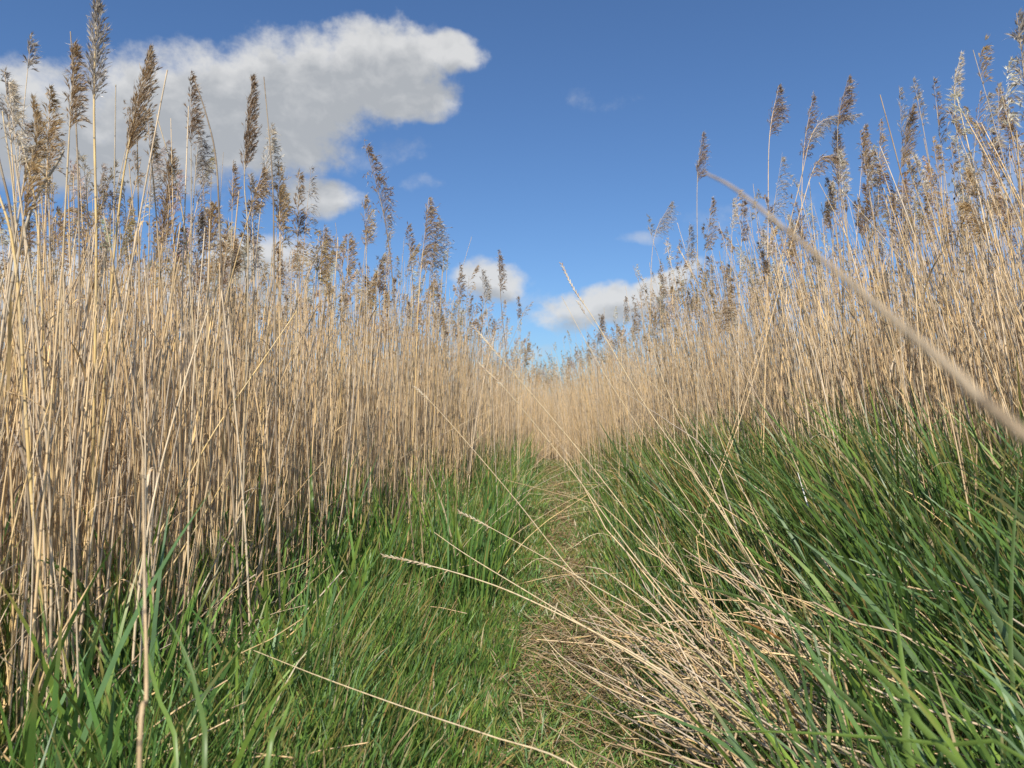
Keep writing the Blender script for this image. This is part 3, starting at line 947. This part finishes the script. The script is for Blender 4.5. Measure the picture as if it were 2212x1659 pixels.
gl = [
    grass(25000, 1.15, 4.5, -1.55, -.22, (.20, .42), (.004, .0085), 0.0, .45, (.02, .36), (.1, 1.0), GREEN_L, 6, .08, fade_left),
    grass(15500, 4.0, 16.0, -1.4, -.17, (.20, .42), (.006, .011), 0.0, .35, (.05, .45), (.2, 1.1), GREEN_L, 5, .06, fade_left),
    grass(1300, 1.5, 4.2, -1.9, -.8, (.35, .62), (.007, .017), 0.0, .3, (.03, .30), (.1, .8), GREEN_L, 8, .03),
    grass(3600, 3.5, 14.0, -1.8, -.4, (.42, .72), (.007, .013), 0.0, .3, (.03, .25), (.1, .6), GREEN_L, 6, .03),
    grass(3500, 1.6, 8.0, -2.4, -1.4, (.3, .6), (.004, .009), 0.0, .3, (.03, .3), (.1, .8), GREEN_L, 6, .08),
]
gr = [
    grass(16500, 1.05, 4.5, .34, 2.3, (.36, .66), (.005, .0125), math.pi, .7, (.05, .45), (.15, .9), GREEN_R, 6, .10, fade_right),
    grass(13500, 4.0, 15.0, .15, 2.0, (.38, .70), (.008, .015), math.pi, .65, (.08, .42), (.2, .8), GREEN_R * 1.1, 6, .10, fade_right),
    grass(900, .75, 2.2, .50, 1.5, (.34, .62), (.007, .014), math.pi, .6, (.1, .5), (.2, 1.1), GREEN_R * 1.15, 8, .03),
    grass(900, 1.4, 4.5, 1.0, 2.3, (.50, .78), (.009, .016), math.pi, .8, (.15, .5), (.3, 1.0), GREEN_R * 1.1, 8, .03),
]
gp = [
    grass(24000, 1.2, 4.0, -.42, .80, (.04, .12), (.003, .006), 0.0, .0, (.5, 1.5), (.1, .6), GREEN_L * .95, 4, .20),
    grass(15000, 3.6, 16.0, -.40, .45, (.05, .14), (.005, .009), 0.0, .0, (.4, 1.4), (.1, .6), GREEN_L * .95, 4, .22),
]
o = make_mesh('grass', *join(gl), M_GRASS)
tag(o, 'bright green ankle-high grass between the path and the left reeds', 'grass', kind='stuff')
o = make_mesh('tall_grass', *join(gr), M_GRASS)
tag(o, 'long dark green grass leaning left over the bank right of the path', 'grass', kind='stuff')
o = make_mesh('path_grass', *join(gp), M_GRASS)
tag(o, 'short trodden grass covering the narrow path', 'grass', kind='stuff')

# ------------------------------------------------------------------ straw litter on the path and in the grass
n_ = 18000
y = sample_band(1.2, 14, n_)
offs = rng.normal(.06, .14, n_)
y = np.where((y < 2.7) & (rng.uniform(0, 1, n_) < .75), rng.uniform(3, 6.5, n_), y)
wide = rng.uniform(0, 1, n_) < .30
offs = np.where(wide, rng.uniform(-1.6, 1.9, n_), offs)
heapm = rng.uniform(0, 1, n_) < .07
y = np.where(heapm, rng.uniform(1.4, 2.9, n_), y)
offs = np.where(heapm, rng.uniform(.45, 1.25, n_), offs)
x = path_x(y) + offs
a = rng.normal(0, .7, n_) + np.where(rng.uniform(0, 1, n_) < .5, 0, math.pi)
a = np.where(wide, rng.uniform(0, 2 * math.pi, n_), a)
a = np.where(heapm, rng.normal(2.4, .5, n_), a)
ln = rng.uniform(.015, .09, n_) * (1 + .06 * y)
z = H(x, y) + rng.uniform(.004, .035, n_) + np.where(heapm, rng.uniform(0, .12, n_), 0)
s = np.linspace(-.5, .5, 3)[None]
PX = x[:, None] + np.cos(a)[:, None] * ln[:, None] * s
PY = y[:, None] + np.sin(a)[:, None] * ln[:, None] * s
PZ = z[:, None] + rng.normal(0, .12, n_)[:, None] * ln[:, None] * s + .002
PZ = np.maximum(PZ, H(PX, PY) + .003)
S = np.stack([-np.sin(a), np.cos(a), rng.normal(0, .4, n_)], -1)
W = np.array([.8, 1, .7])[None] * rng.uniform(.0008, .0022, n_)[:, None] * (1 + .1 * y)[:, None]
lc = np.array([[.40, .29, .17], [.48, .37, .22], [.32, .22, .12], [.36, .24, .13]])[rng.integers(0, 4, n_)] * rng.uniform(.7, 1.1, (n_, 1))
o = make_mesh('straw_litter', *ribbons(np.stack([PX, PY, PZ], -1), nrm(S), W, lc), M_DRYLEAF)
tag(o, 'broken bits of straw trodden into the path', 'straw', kind='stuff')


# ------------------------------------------------------------------ bent and fallen stems
def culm(pts, rad, label, color, group=None, spike=0.0, name='bent_reed_stem', K=30, cat='reed stem', r0=None, kink=0.0):
    """pts: (px,py,d) tuples in picture coordinates or ('w',x,y,z); first = tip, last = base"""
    Q = []
    for p in pts:
        if p[0] == 'w':
            Q.append(np.array(p[1:], float))
        elif len(p) == 2:
            Q.append(gnd(*p))
        else:
            Q.append(unp(*p))
    line = catmull(Q, K)[::-1]
    if kink:
        j_ = np.cumsum(np.cumsum(rng.normal(0, kink, (K, 3)) * (rng.uniform(0, 1, (K, 1)) < .3), axis=0), axis=0)
        j_ -= np.linspace(0, 1, K)[:, None] * j_[-1]
        line = line + j_
        line[:, 2] = np.maximum(line[:, 2], H(line[:, 0], line[:, 1]) + .004)
    base = line[0]
    tp = np.linspace(0, 1, K)
    R = rad * (1 - .62 * tp ** 1.2)
    V = tubes(line[None], R[None], np.asarray(color)[None], 7)
    if spike <= 0:
        o_ = make_mesh(name, *V, M_STEM, origin=base)
        tag(o_, label, cat, group)
        return o_
    e_ = bpy.data.objects.new(name, None); col.objects.link(e_); e_.location = base
    e_.empty_display_size = .05
    tag(e_, label, cat, group)
    make_mesh('stem', *V, M_STEM, e_, origin=base)
    # braided seed spike: overlapping husks set alternately along the tip
    seg = np.concatenate([[0], np.cumsum(np.linalg.norm(np.diff(line, axis=0), axis=1))])
    nh = int(spike / .0085)
    dd_ = seg[-1] - spike + np.arange(nh) / nh * spike
    p = np.stack([np.interp(dd_, seg, line[:, i]) for i in range(3)], -1)
    t_ = nrm(line[-1] - line[-4])
    A_ = nrm(np.cross(t_, np.array([0, 1.0, .05])))
    sg = np.where(np.arange(nh) % 2 == 0, 1, -1)[:, None]
    d_ = nrm(t_[None] + A_[None] * sg * .30 + rng.normal(0, .06, (nh, 3)))
    ln_ = .019
    PP = p[:, None, :] + d_[:, None, :] * np.linspace(0, ln_, 4)[None, :, None]
    cc = np.array([[.42, .33, .22], [.28, .19, .13], [.52, .45, .34]])[rng.integers(0, 3, nh)]
    make_mesh('seed_spike', *tubes(PP, np.tile(np.array([.0008, .0021, .0017, .0003]), (nh, 1)), cc, 5), M_STEM, e_, origin=base)
    return e_


BS = 'pale stems bent across the path'
culm([(1524, 374, .55), (1590, 410, .473), (1750, 540, .352), (1900, 665, .285), (2060, 802, .236), (2230, 955, .20), ('w', .147, 0.0, .98), ('w', .14, -.9, .47), ('w', .13, -1.75, .02)], .0023,
     'blurred thick pale stem slanting down to the right edge, nearest of all to the camera', np.array([.36, .27, .17]), K=50, spike=0)
culm([(308, 985, .95), (312, 1250, .86), (316, 1500, .76), (300, 1680, .70), ('w', -.36, .70, .10)], .0028, 'blurred upright straw stem close to the camera at the lower left', np.array([.50, .36, .20]), K=30)
culm([(1212, 568, 2.9), (1240, 625, 2.85), (1290, 700, 2.8), (1400, 885, 2.7), (1560, 1110, 2.6), (1690, 1330, 2.5), (1780, 1500)], .0026, 'bent stem with a braided seed spike pointing into the sky above the path gap', PALE, BS, spike=.22)
culm([(1213, 640, 3.3), (1275, 755, 3.2), (1345, 870, 3.1), (1490, 1085, 3.0), (1640, 1300, 2.8), (1760, 1470)], .0024, 'thin bare bent stem just left of the seed spike in the path gap', PALE * .95, BS)
culm([(1247, 650, 3.5), (1290, 712, 3.45), (1420, 840, 3.3), (1560, 1000, 3.2), (1720, 1240, 3.0), (1800, 1370)], .0016, 'hair-thin bent stem crossing the seed spike over the path gap', PALE, BS, spike=.08)
culm([(1020, 703, 2.9), (1070, 760, 2.87), (1240, 960, 2.8), (1370, 1125, 2.7), (1520, 1310, 2.5), (1640, 1475)], .0028, 'bent stem with a mottled seed spike in front of the left bed by the gap', PALE, BS, spike=.20)
culm([(1035, 785, 2.7), (1100, 850, 2.65), (1230, 1010, 2.6), (1340, 1160, 2.5), (1480, 1340, 2.4), (1620, 1520)], .0026, 'bent stem with a second seed spike below the mottled one', PALE * .95, BS, spike=.14)
culm([(896, 835, 2.8), (960, 900, 2.7), (1110, 1075, 2.6), (1250, 1250, 2.5), (1420, 1420, 2.3), (1600, 1590)], .0026, 'long bent stem whose tip crosses the brown left bed, highest of the left-reaching fan', PALE * .9, BS, spike=.10)
culm([(990, 1105, 2.6), (1060, 1140, 2.55), (1230, 1235, 2.5), (1420, 1345, 2.35), (1600, 1470, 2.2), (1760, 1600)], .0026, 'bent stem with a pale spike ending over the left grass below the reeds', PALE, BS, spike=.14)
culm([(826, 1200, 2.3), (900, 1215, 2.28), (1010, 1245, 2.25), (1130, 1290, 2.2), (1330, 1390, 2.1), (1540, 1520, 2.0), (1720, 1650)], .0032, 'lowest left-reaching bent stem with a frayed spike over the green grass', PALE, BS, spike=.17)
culm([(938, 1150, 2.4), (1010, 1200, 2.35), (1150, 1285, 2.3), (1290, 1370, 2.2), (1470, 1480, 2.1), (1680, 1620)], .0030, 'thick bare bent stem between two spiked ones above the path', PALE * .95, BS)
culm([(1170, 1370, 2.3), (1215, 1420, 2.25), (1300, 1480, 2.15), (1480, 1560, 2.0), (1660, 1650)], .0026, 'low bent stem starting at the middle of the path', PALE, BS)
culm([(548, 1405, 1.75), (700, 1465, 1.65), (880, 1530, 1.58), (1060, 1590, 1.50), (1240, 1655, 1.42), ('w', .30, 1.30, .30), ('w', .55, 1.22, .12)], .0023, 'single thin stem slanting over the bright grass at the bottom left', PALE, BS)
culm([(641, 672, 2.6), (560, 790, 2.5), (448, 957, 2.4), (320, 1201, 2.3), (205, 1420, 2.2), (120, 1580, 2.1), (60, 1655)], .0044, 'long thick yellow stem leaning right across the left bed', YEL, 'stems leaning across the left bed')
culm([(700, 1180, 2.6), (650, 1220, 2.5), (525, 1265, 2.45), (420, 1360, 2.4), (330, 1450, 2.3), (260, 1540)], .0018, 'thin green-yellow straw arching right over the left grass', YEL, 'stems leaning across the left bed')
culm([(500, 1010, 2.5), (430, 1130, 2.45), (300, 1330, 2.3), (180, 1500, 2.2), (90, 1620)], .0040, 'second long yellow stem leaning right below the first, in the left bed', YEL * .95, 'stems leaning across the left bed')
culm([(560, 1040, 2.6), (520, 1110, 2.6), (430, 1280, 2.5), (350, 1420, 2.4), (310, 1530)], .0036, 'grey leaning stem rising from the left grass to the right', GREY * 1.2, 'stems leaning across the left bed')
culm([(1464, 533, 3.9), (1495, 590, 3.85), (1530, 660, 3.8), (1600, 790, 3.7), (1700, 980, 3.5), (1780, 1150)], .0034, 'bent stem with a dark seed spike in front of the right bed', DARKC * 1.5, 'pale stems leaning left out of the right bed', spike=.24)
culm([(1815, 408, 3.3), (1880, 480, 3.2), (1960, 575, 3.1), (2060, 700, 3.0), (2160, 830, 2.9), (2300, 1030, 2.7), (2420, 1300)], .0022, 'thin pale straight stem running behind the blurred one at the right', PALE, 'pale stems leaning left out of the right bed')
culm([(1640, 820, 3.0), (1700, 960, 2.95), (1770, 1110, 2.9), (1850, 1240, 2.8), (1930, 1350)], .0030, 'smooth pale stem leaning left over the dark grass, right of the others', PALE, 'pale stems leaning left out of the right bed')
culm([(1510, 800, 3.2), (1560, 960, 3.1), (1620, 1090, 3.0), (1690, 1230, 2.9), (1760, 1360)], .0028, 'pale stem leaning left over the dark grass, middle one of three', PALE * .95, 'pale stems leaning left out of the right bed')
culm([(1400, 720, 3.4), (1440, 840, 3.3), (1520, 1010, 3.1), (1600, 1180, 2.9), (1680, 1330)], .0028, 'pale stem leaning left over the dark grass, leftmost one of three', PALE * .9, 'pale stems leaning left out of the right bed')
culm([(1722, 1016, 2.9), (1735, 1060, 2.88), (1752, 1110, 2.85), (1790, 1200)], .0036, 'short white broken stem standing out of the dark grass', np.array([.70, .68, .64]), 'pale stems leaning left out of the right bed')

# fan of fallen stems from the bank to the path: every one a thing
FAN = 'fallen stems heaped on the foot of the bank'
for i in range(122):
    if i < 82:
        bx, by = rng.uniform(1500, 1900), rng.uniform(1540, 1760)
        ang = rng.normal(math.radians(36), math.radians(8)); lp = rng.uniform(180, 560)
    elif i < 110:
        bx, by = rng.uniform(1350, 1850), rng.uniform(1420, 1660)
        ang = rng.normal(math.radians(38), math.radians(12)); lp = rng.uniform(150, 420)
    else:
        bx, by = rng.uniform(1500, 1880), rng.uniform(1250, 1500)
        ang = rng.normal(math.radians(52), math.radians(8)); lp = rng.uniform(250, 560)
    B_ = gnd(bx, by, float(rng.uniform(.03, .24)))
    tx_, ty_ = bx - lp * math.cos(ang), by - lp * math.sin(ang)
    # lie on or a little above the ground
    G_ = gnd(tx_, max(ty_, 1000))
    lift = rng.uniform(.05, .35)
    dT = min(B_[1] + .25 + (G_[1] - B_[1]) * (1 - lift) * .8, 4.0)
    T_ = unp(tx_, ty_, max(dT, B_[1] + .05))
    T_[2] = max(T_[2], H(T_[0], T_[1]) + .03)
    M_ = (B_ + T_) / 2 + np.array([0, 0, rng.uniform(.0, .10)])
    M_[2] = max(M_[2], H(M_[0], M_[1]) + .03)
    mids_px = (bx + tx_) / 2
    tone = straw(1)[0] * .84
    sat = (tone[0] - tone[2]) / tone[0]
    cw = 'grey' if sat < .38 else ('brown' if tone[0] < .38 else 'yellow')
    lw = 'long' if lp > 430 else ('medium-length' if lp > 280 else 'short')
    zone = 'at the bottom of the heap' if i < 82 else ('in the middle of the heap' if i < 110 else 'above the heap in the dark grass')
    culm([('w', *T_), ('w', *M_), ('w', *(B_))], float(rng.uniform(.0022, .0042)), '%s %s fallen stem %s right of the path' % (lw, cw, zone), tone,
         '%s %s fallen stems %s' % (lw, cw, zone), name='fallen_reed_stem', K=16, kink=.016)

# collapsed stems and leaf scraps round the foot of the reeds: nobody could count them
nt_ = 3800
y = sample_band(1.4, 9, nt_)
lf_ = rng.uniform(0, 1, nt_) < .6
x = np.where(lf_, edge_l(y) + rng.normal(-.30, .20, nt_), edge_r(y) + rng.normal(.1, .35, nt_))
hp = rng.uniform(0, 1, nt_) < .06
y = np.where(hp, rng.uniform(1.45, 3.0, nt_), y)
x = np.where(hp, path_x(y) + rng.uniform(.5, 1.2, nt_), x)
a = np.where(hp, rng.normal(2.3, .6, nt_), rng.uniform(0, 2 * math.pi, nt_))
ln = rng.uniform(.12, .70, nt_)
el_ = np.abs(rng.normal(.15, .45, nt_))
s = np.linspace(0, 1, 6)[None]
PX = x[:, None] + (np.cos(a) * np.cos(el_) * ln)[:, None] * s
PY = y[:, None] + (np.sin(a) * np.cos(el_) * ln)[:, None] * s
PZ = H(x, y)[:, None] + rng.uniform(.01, .10, nt_)[:, None] + (np.sin(el_) * ln)[:, None] * s - rng.uniform(0, .12, nt_)[:, None] * s ** 2
Q_ = np.stack([PX, PY, np.maximum(PZ, H(PX, PY) + .005)], -1) + rng.normal(0, .006, (nt_, 6, 3))
o = make_mesh('reed_litter', *tubes(Q_, rng.uniform(.0012, .0030, nt_)[:, None] * np.ones((1, 6)), straw(nt_) * .9, 4), M_STEM)
tag(o, 'tangle of collapsed stems at the foot of the reeds', 'reed litter', kind='stuff')

# thin straws lying over the path further on
for i in range(46):
    yy = float(rng.uniform(3.0, 11.0))
    if i % 3 == 1 and i > 24:
        continue
    if i % 3 == 0:      # leaning out of the left reeds towards the gap
        b = np.array([path_x(yy) - rng.uniform(.5, .9), yy, 0]); L_ = rng.uniform(.7, 1.3)
        d_ = np.array([rng.uniform(.5, .9), rng.uniform(-.1, .3), rng.uniform(.35, .9)])
        lab, gq = 'thin straw leaning from the left reeds over the far part of the path', 'straws leaning over the path from the left'
    elif i % 3 == 1:
        b = np.array([path_x(yy) + rng.uniform(.5, 1.3), yy, 0]); L_ = rng.uniform(.8, 1.5)
        d_ = np.array([-rng.uniform(.5, .9), rng.uniform(-.2, .3), rng.uniform(.5, 1.0)])
        lab, gq = 'thin straw leaning from the right bank over the far part of the path', 'straws leaning over the path from the right'
    else:
        b = np.array([path_x(yy) + rng.uniform(-.5, .1), yy, 0]); L_ = rng.uniform(.4, .8)
        d_ = np.array([rng.uniform(.8, 1), rng.uniform(-.3, .3), rng.uniform(.0, .15)])
        lab, gq = 'thin straw lying flat across the trodden path', 'straws lying across the path'
    b[2] = H(b[0], b[1]) + .02
    d_ = d_ / np.linalg.norm(d_)
    T_ = b + d_ * L_
    M_ = b + d_ * L_ * .5 + np.array([0, 0, rng.uniform(.02, .08)])
    for q_ in (T_, M_):
        q_[2] = max(q_[2], float(H(q_[0], q_[1])) + .03)
    culm([('w', *T_), ('w', *M_), ('w', *b)], float(rng.uniform(.0014, .0026)), lab, straw(1)[0] * 1.05, gq, name='fallen_reed_stem', K=12, kink=.008)


# ------------------------------------------------------------------ broad green blades that stand out
def blade(pts, width, label, color, K=16, tipc=None, group='broad green leaves standing out of the grass', twist=0.0):
    Q = []
    for p in pts:
        if p[0] == 'w': Q.append(np.array(p[1:], float))
        elif len(p) == 2: Q.append(gnd(*p))
        else: Q.append(unp(*p))
    line = catmull(Q, K)[::-1]
    base = line[0]
    s = np.linspace(0, 1, K)
    W = width * .5 * np.clip(np.minimum(.55 + s * 1.5, 1) * (1 - s ** 2.6), .02, 1)
    T = nrm(np.gradient(line, axis=0))
    view = nrm(line - np.array([0, 0, CAM_Z]))
    S = nrm(np.cross(T, view))
    up = np.cross(S, T)
    an = np.linspace(.35, .35 + twist, K)[:, None]
    S = nrm(S * np.cos(an) + up * np.sin(an))
    C = np.repeat(np.asarray(color)[None], K, axis=0)
    if tipc is not None:
        C[-5:] = np.asarray(tipc)
    o_ = make_mesh('grass_blade', *ribbons(line[None], S[None], W[None], C[None], .35), M_GRASS, origin=base)
    tag(o_, label, 'grass blade', group)


GB = np.array([.10, .16, .042]); GBL = np.array([.16, .25, .05]); GBB = np.array([.13, .20, .085])
blade([(1838, 868, 2.6), (1880, 960, 2.58), (1960, 1090, 2.5), (2050, 1210, 2.4), (2140, 1400)], .018, 'long dark green blade crossing the pale reeds at the right', GB * .8)
blade([(2085, 860, 2.9), (2000, 935, 2.85), (1955, 1010, 2.8), (1930, 1120, 2.7), (1940, 1300)], .012, 'dark green blade pointing up to the right, beside the long crossing one', GB * .8)
blade([(1745, 1300, 1.25), (1850, 1410, 1.15), (1950, 1510, 1.05), (2060, 1640, .98), ('w', .95, .9, .30)], .011, 'light green blade slanting across the bottom right corner', GBL)
blade([(1480, 1585, 1.3), (1650, 1580, 1.22), (1850, 1590, 1.15), (2050, 1610, 1.08), (2230, 1650, 1.0), ('w', 1.0, .95, .3)], .007, 'long light green blade lying almost level at the bottom right', GBL)
blade([(2020, 1150, 1.6), (2080, 1230, 1.55), (2150, 1330, 1.5), (2230, 1450, 1.45), ('w', 1.25, 1.3, .4)], .016, 'bluish green blade slanting down to the right edge', GBB)
blade([(1560, 1320, 1.5), (1700, 1400, 1.4), (1820, 1500, 1.3), (1930, 1600, 1.25), ('w', .95, 1.15, .3)], .011, 'mid-green blade above the heap of straw at the lower right', GB)
blade([(1400, 1240, 1.9), (1480, 1262, 1.88), (1600, 1290, 1.85), (1740, 1350, 1.8), (1850, 1430, 1.75), ('w', 1.15, 1.6, .3)], .010, 'narrow green blade reaching far left over the fallen stems', GB)
blade([(1780, 1255, 2.2), (1800, 1275, 2.19), (1830, 1305, 2.17), (1870, 1380)], .010, 'rusty orange withered blade in the dark grass', (.38, .15, .06), group=None)
blade([(1590, 1340, 2.2), (1630, 1352, 2.18), (1690, 1385, 2.15), (1740, 1440)], .009, 'small orange-brown withered blade above the straw heap', (.40, .19, .06), group=None)
blade([(2205, 920, 1.6), (2195, 1080, 1.58), (2185, 1260, 1.5), (2190, 1500, 1.4), ('w', 1.0, 1.35, .3)], .009, 'tall upright green blade at the right edge above the bottom corner', GB)
blade([(1930, 1290, 1.35), (1945, 1400, 1.3), (1960, 1520, 1.25), (1970, 1660, 1.2), ('w', .75, 1.15, .2)], .013, 'bright upright blade with bands of shadow at the lower right', GBL)
blade([(70, 1205, 1.9), (110, 1218, 1.9), (155, 1245, 1.92), (190, 1330, 1.95), ('w', -1.2, 1.95, .1)], .012, 'dark green blade bent flat across the reed stems at the left', GB * .7)
blade([(290, 1255, 1.6), (310, 1380, 1.5), (340, 1500, 1.4), (380, 1670, 1.3), ('w', -.65, 1.2, .1)], .009, 'bright green blade leaning left beside the blurred upright stem', GBL)
blade([(345, 1310, 1.3), (395, 1400, 1.25), (425, 1500, 1.2), (440, 1680, 1.1), ('w', -.5, 1.05, .1)], .009, 'green blade curving up to the left at the lower left', GB * 1.2)
blade([(640, 1480, 1.2), (610, 1560, 1.15), (575, 1670, 1.08), ('w', -.38, 1.0, .1)], .009, 'bright blade leaning right at the bottom left', GBL)
blade([(500, 1110, 2.6), (506, 1180, 2.6), (512, 1260, 2.6), (510, 1340)], .018, 'broad young reed leaf standing before the stems left of the grass', GB)
blade([(672, 955, 3.3), (672, 1040, 3.3), (676, 1120, 3.3), (680, 1230)], .020, 'broad upright young leaf before the left bed, tallest there', GB)
blade([(755, 975, 3.5), (752, 1050, 3.5), (760, 1130, 3.5), (765, 1210)], .014, 'slender dark young leaf right of the tallest one', GB * .8)
blade([(560, 1000, 3.0), (562, 1080, 3.0), (572, 1180, 3.0), (580, 1280)], .018, 'upright young leaf left of the tallest one', GB)
blade([(985, 1100, 3.6), (988, 1140, 3.6), (1000, 1200, 3.6), (1010, 1260)], .016, 'yellow-green young leaf at the edge of the left reeds', (.17, .24, .04))
blade([(1290, 905, 4.2), (1330, 970, 4.1), (1370, 1040, 4.0), (1420, 1110)], .016, 'dark blade leaning left beside the path gap', GB * .8)
blade([(1480, 960, 3.0), (1560, 985, 2.95), (1640, 1030, 2.9), (1720, 1120, 2.8), (1760, 1230)], .013, 'arching green blade over the right bank', GB)
blade([(1615, 1105, 2.4), (1710, 1150, 2.35), (1800, 1220, 2.3), (1880, 1300, 2.2), (1940, 1420)], .011, 'dark narrow blade slanting above the orange withered one', GB * .75)

# fewer than 300 reeds as things
print('reeds', count['reed'], 'verts', sum(len(m.vertices) for m in bpy.data.meshes))
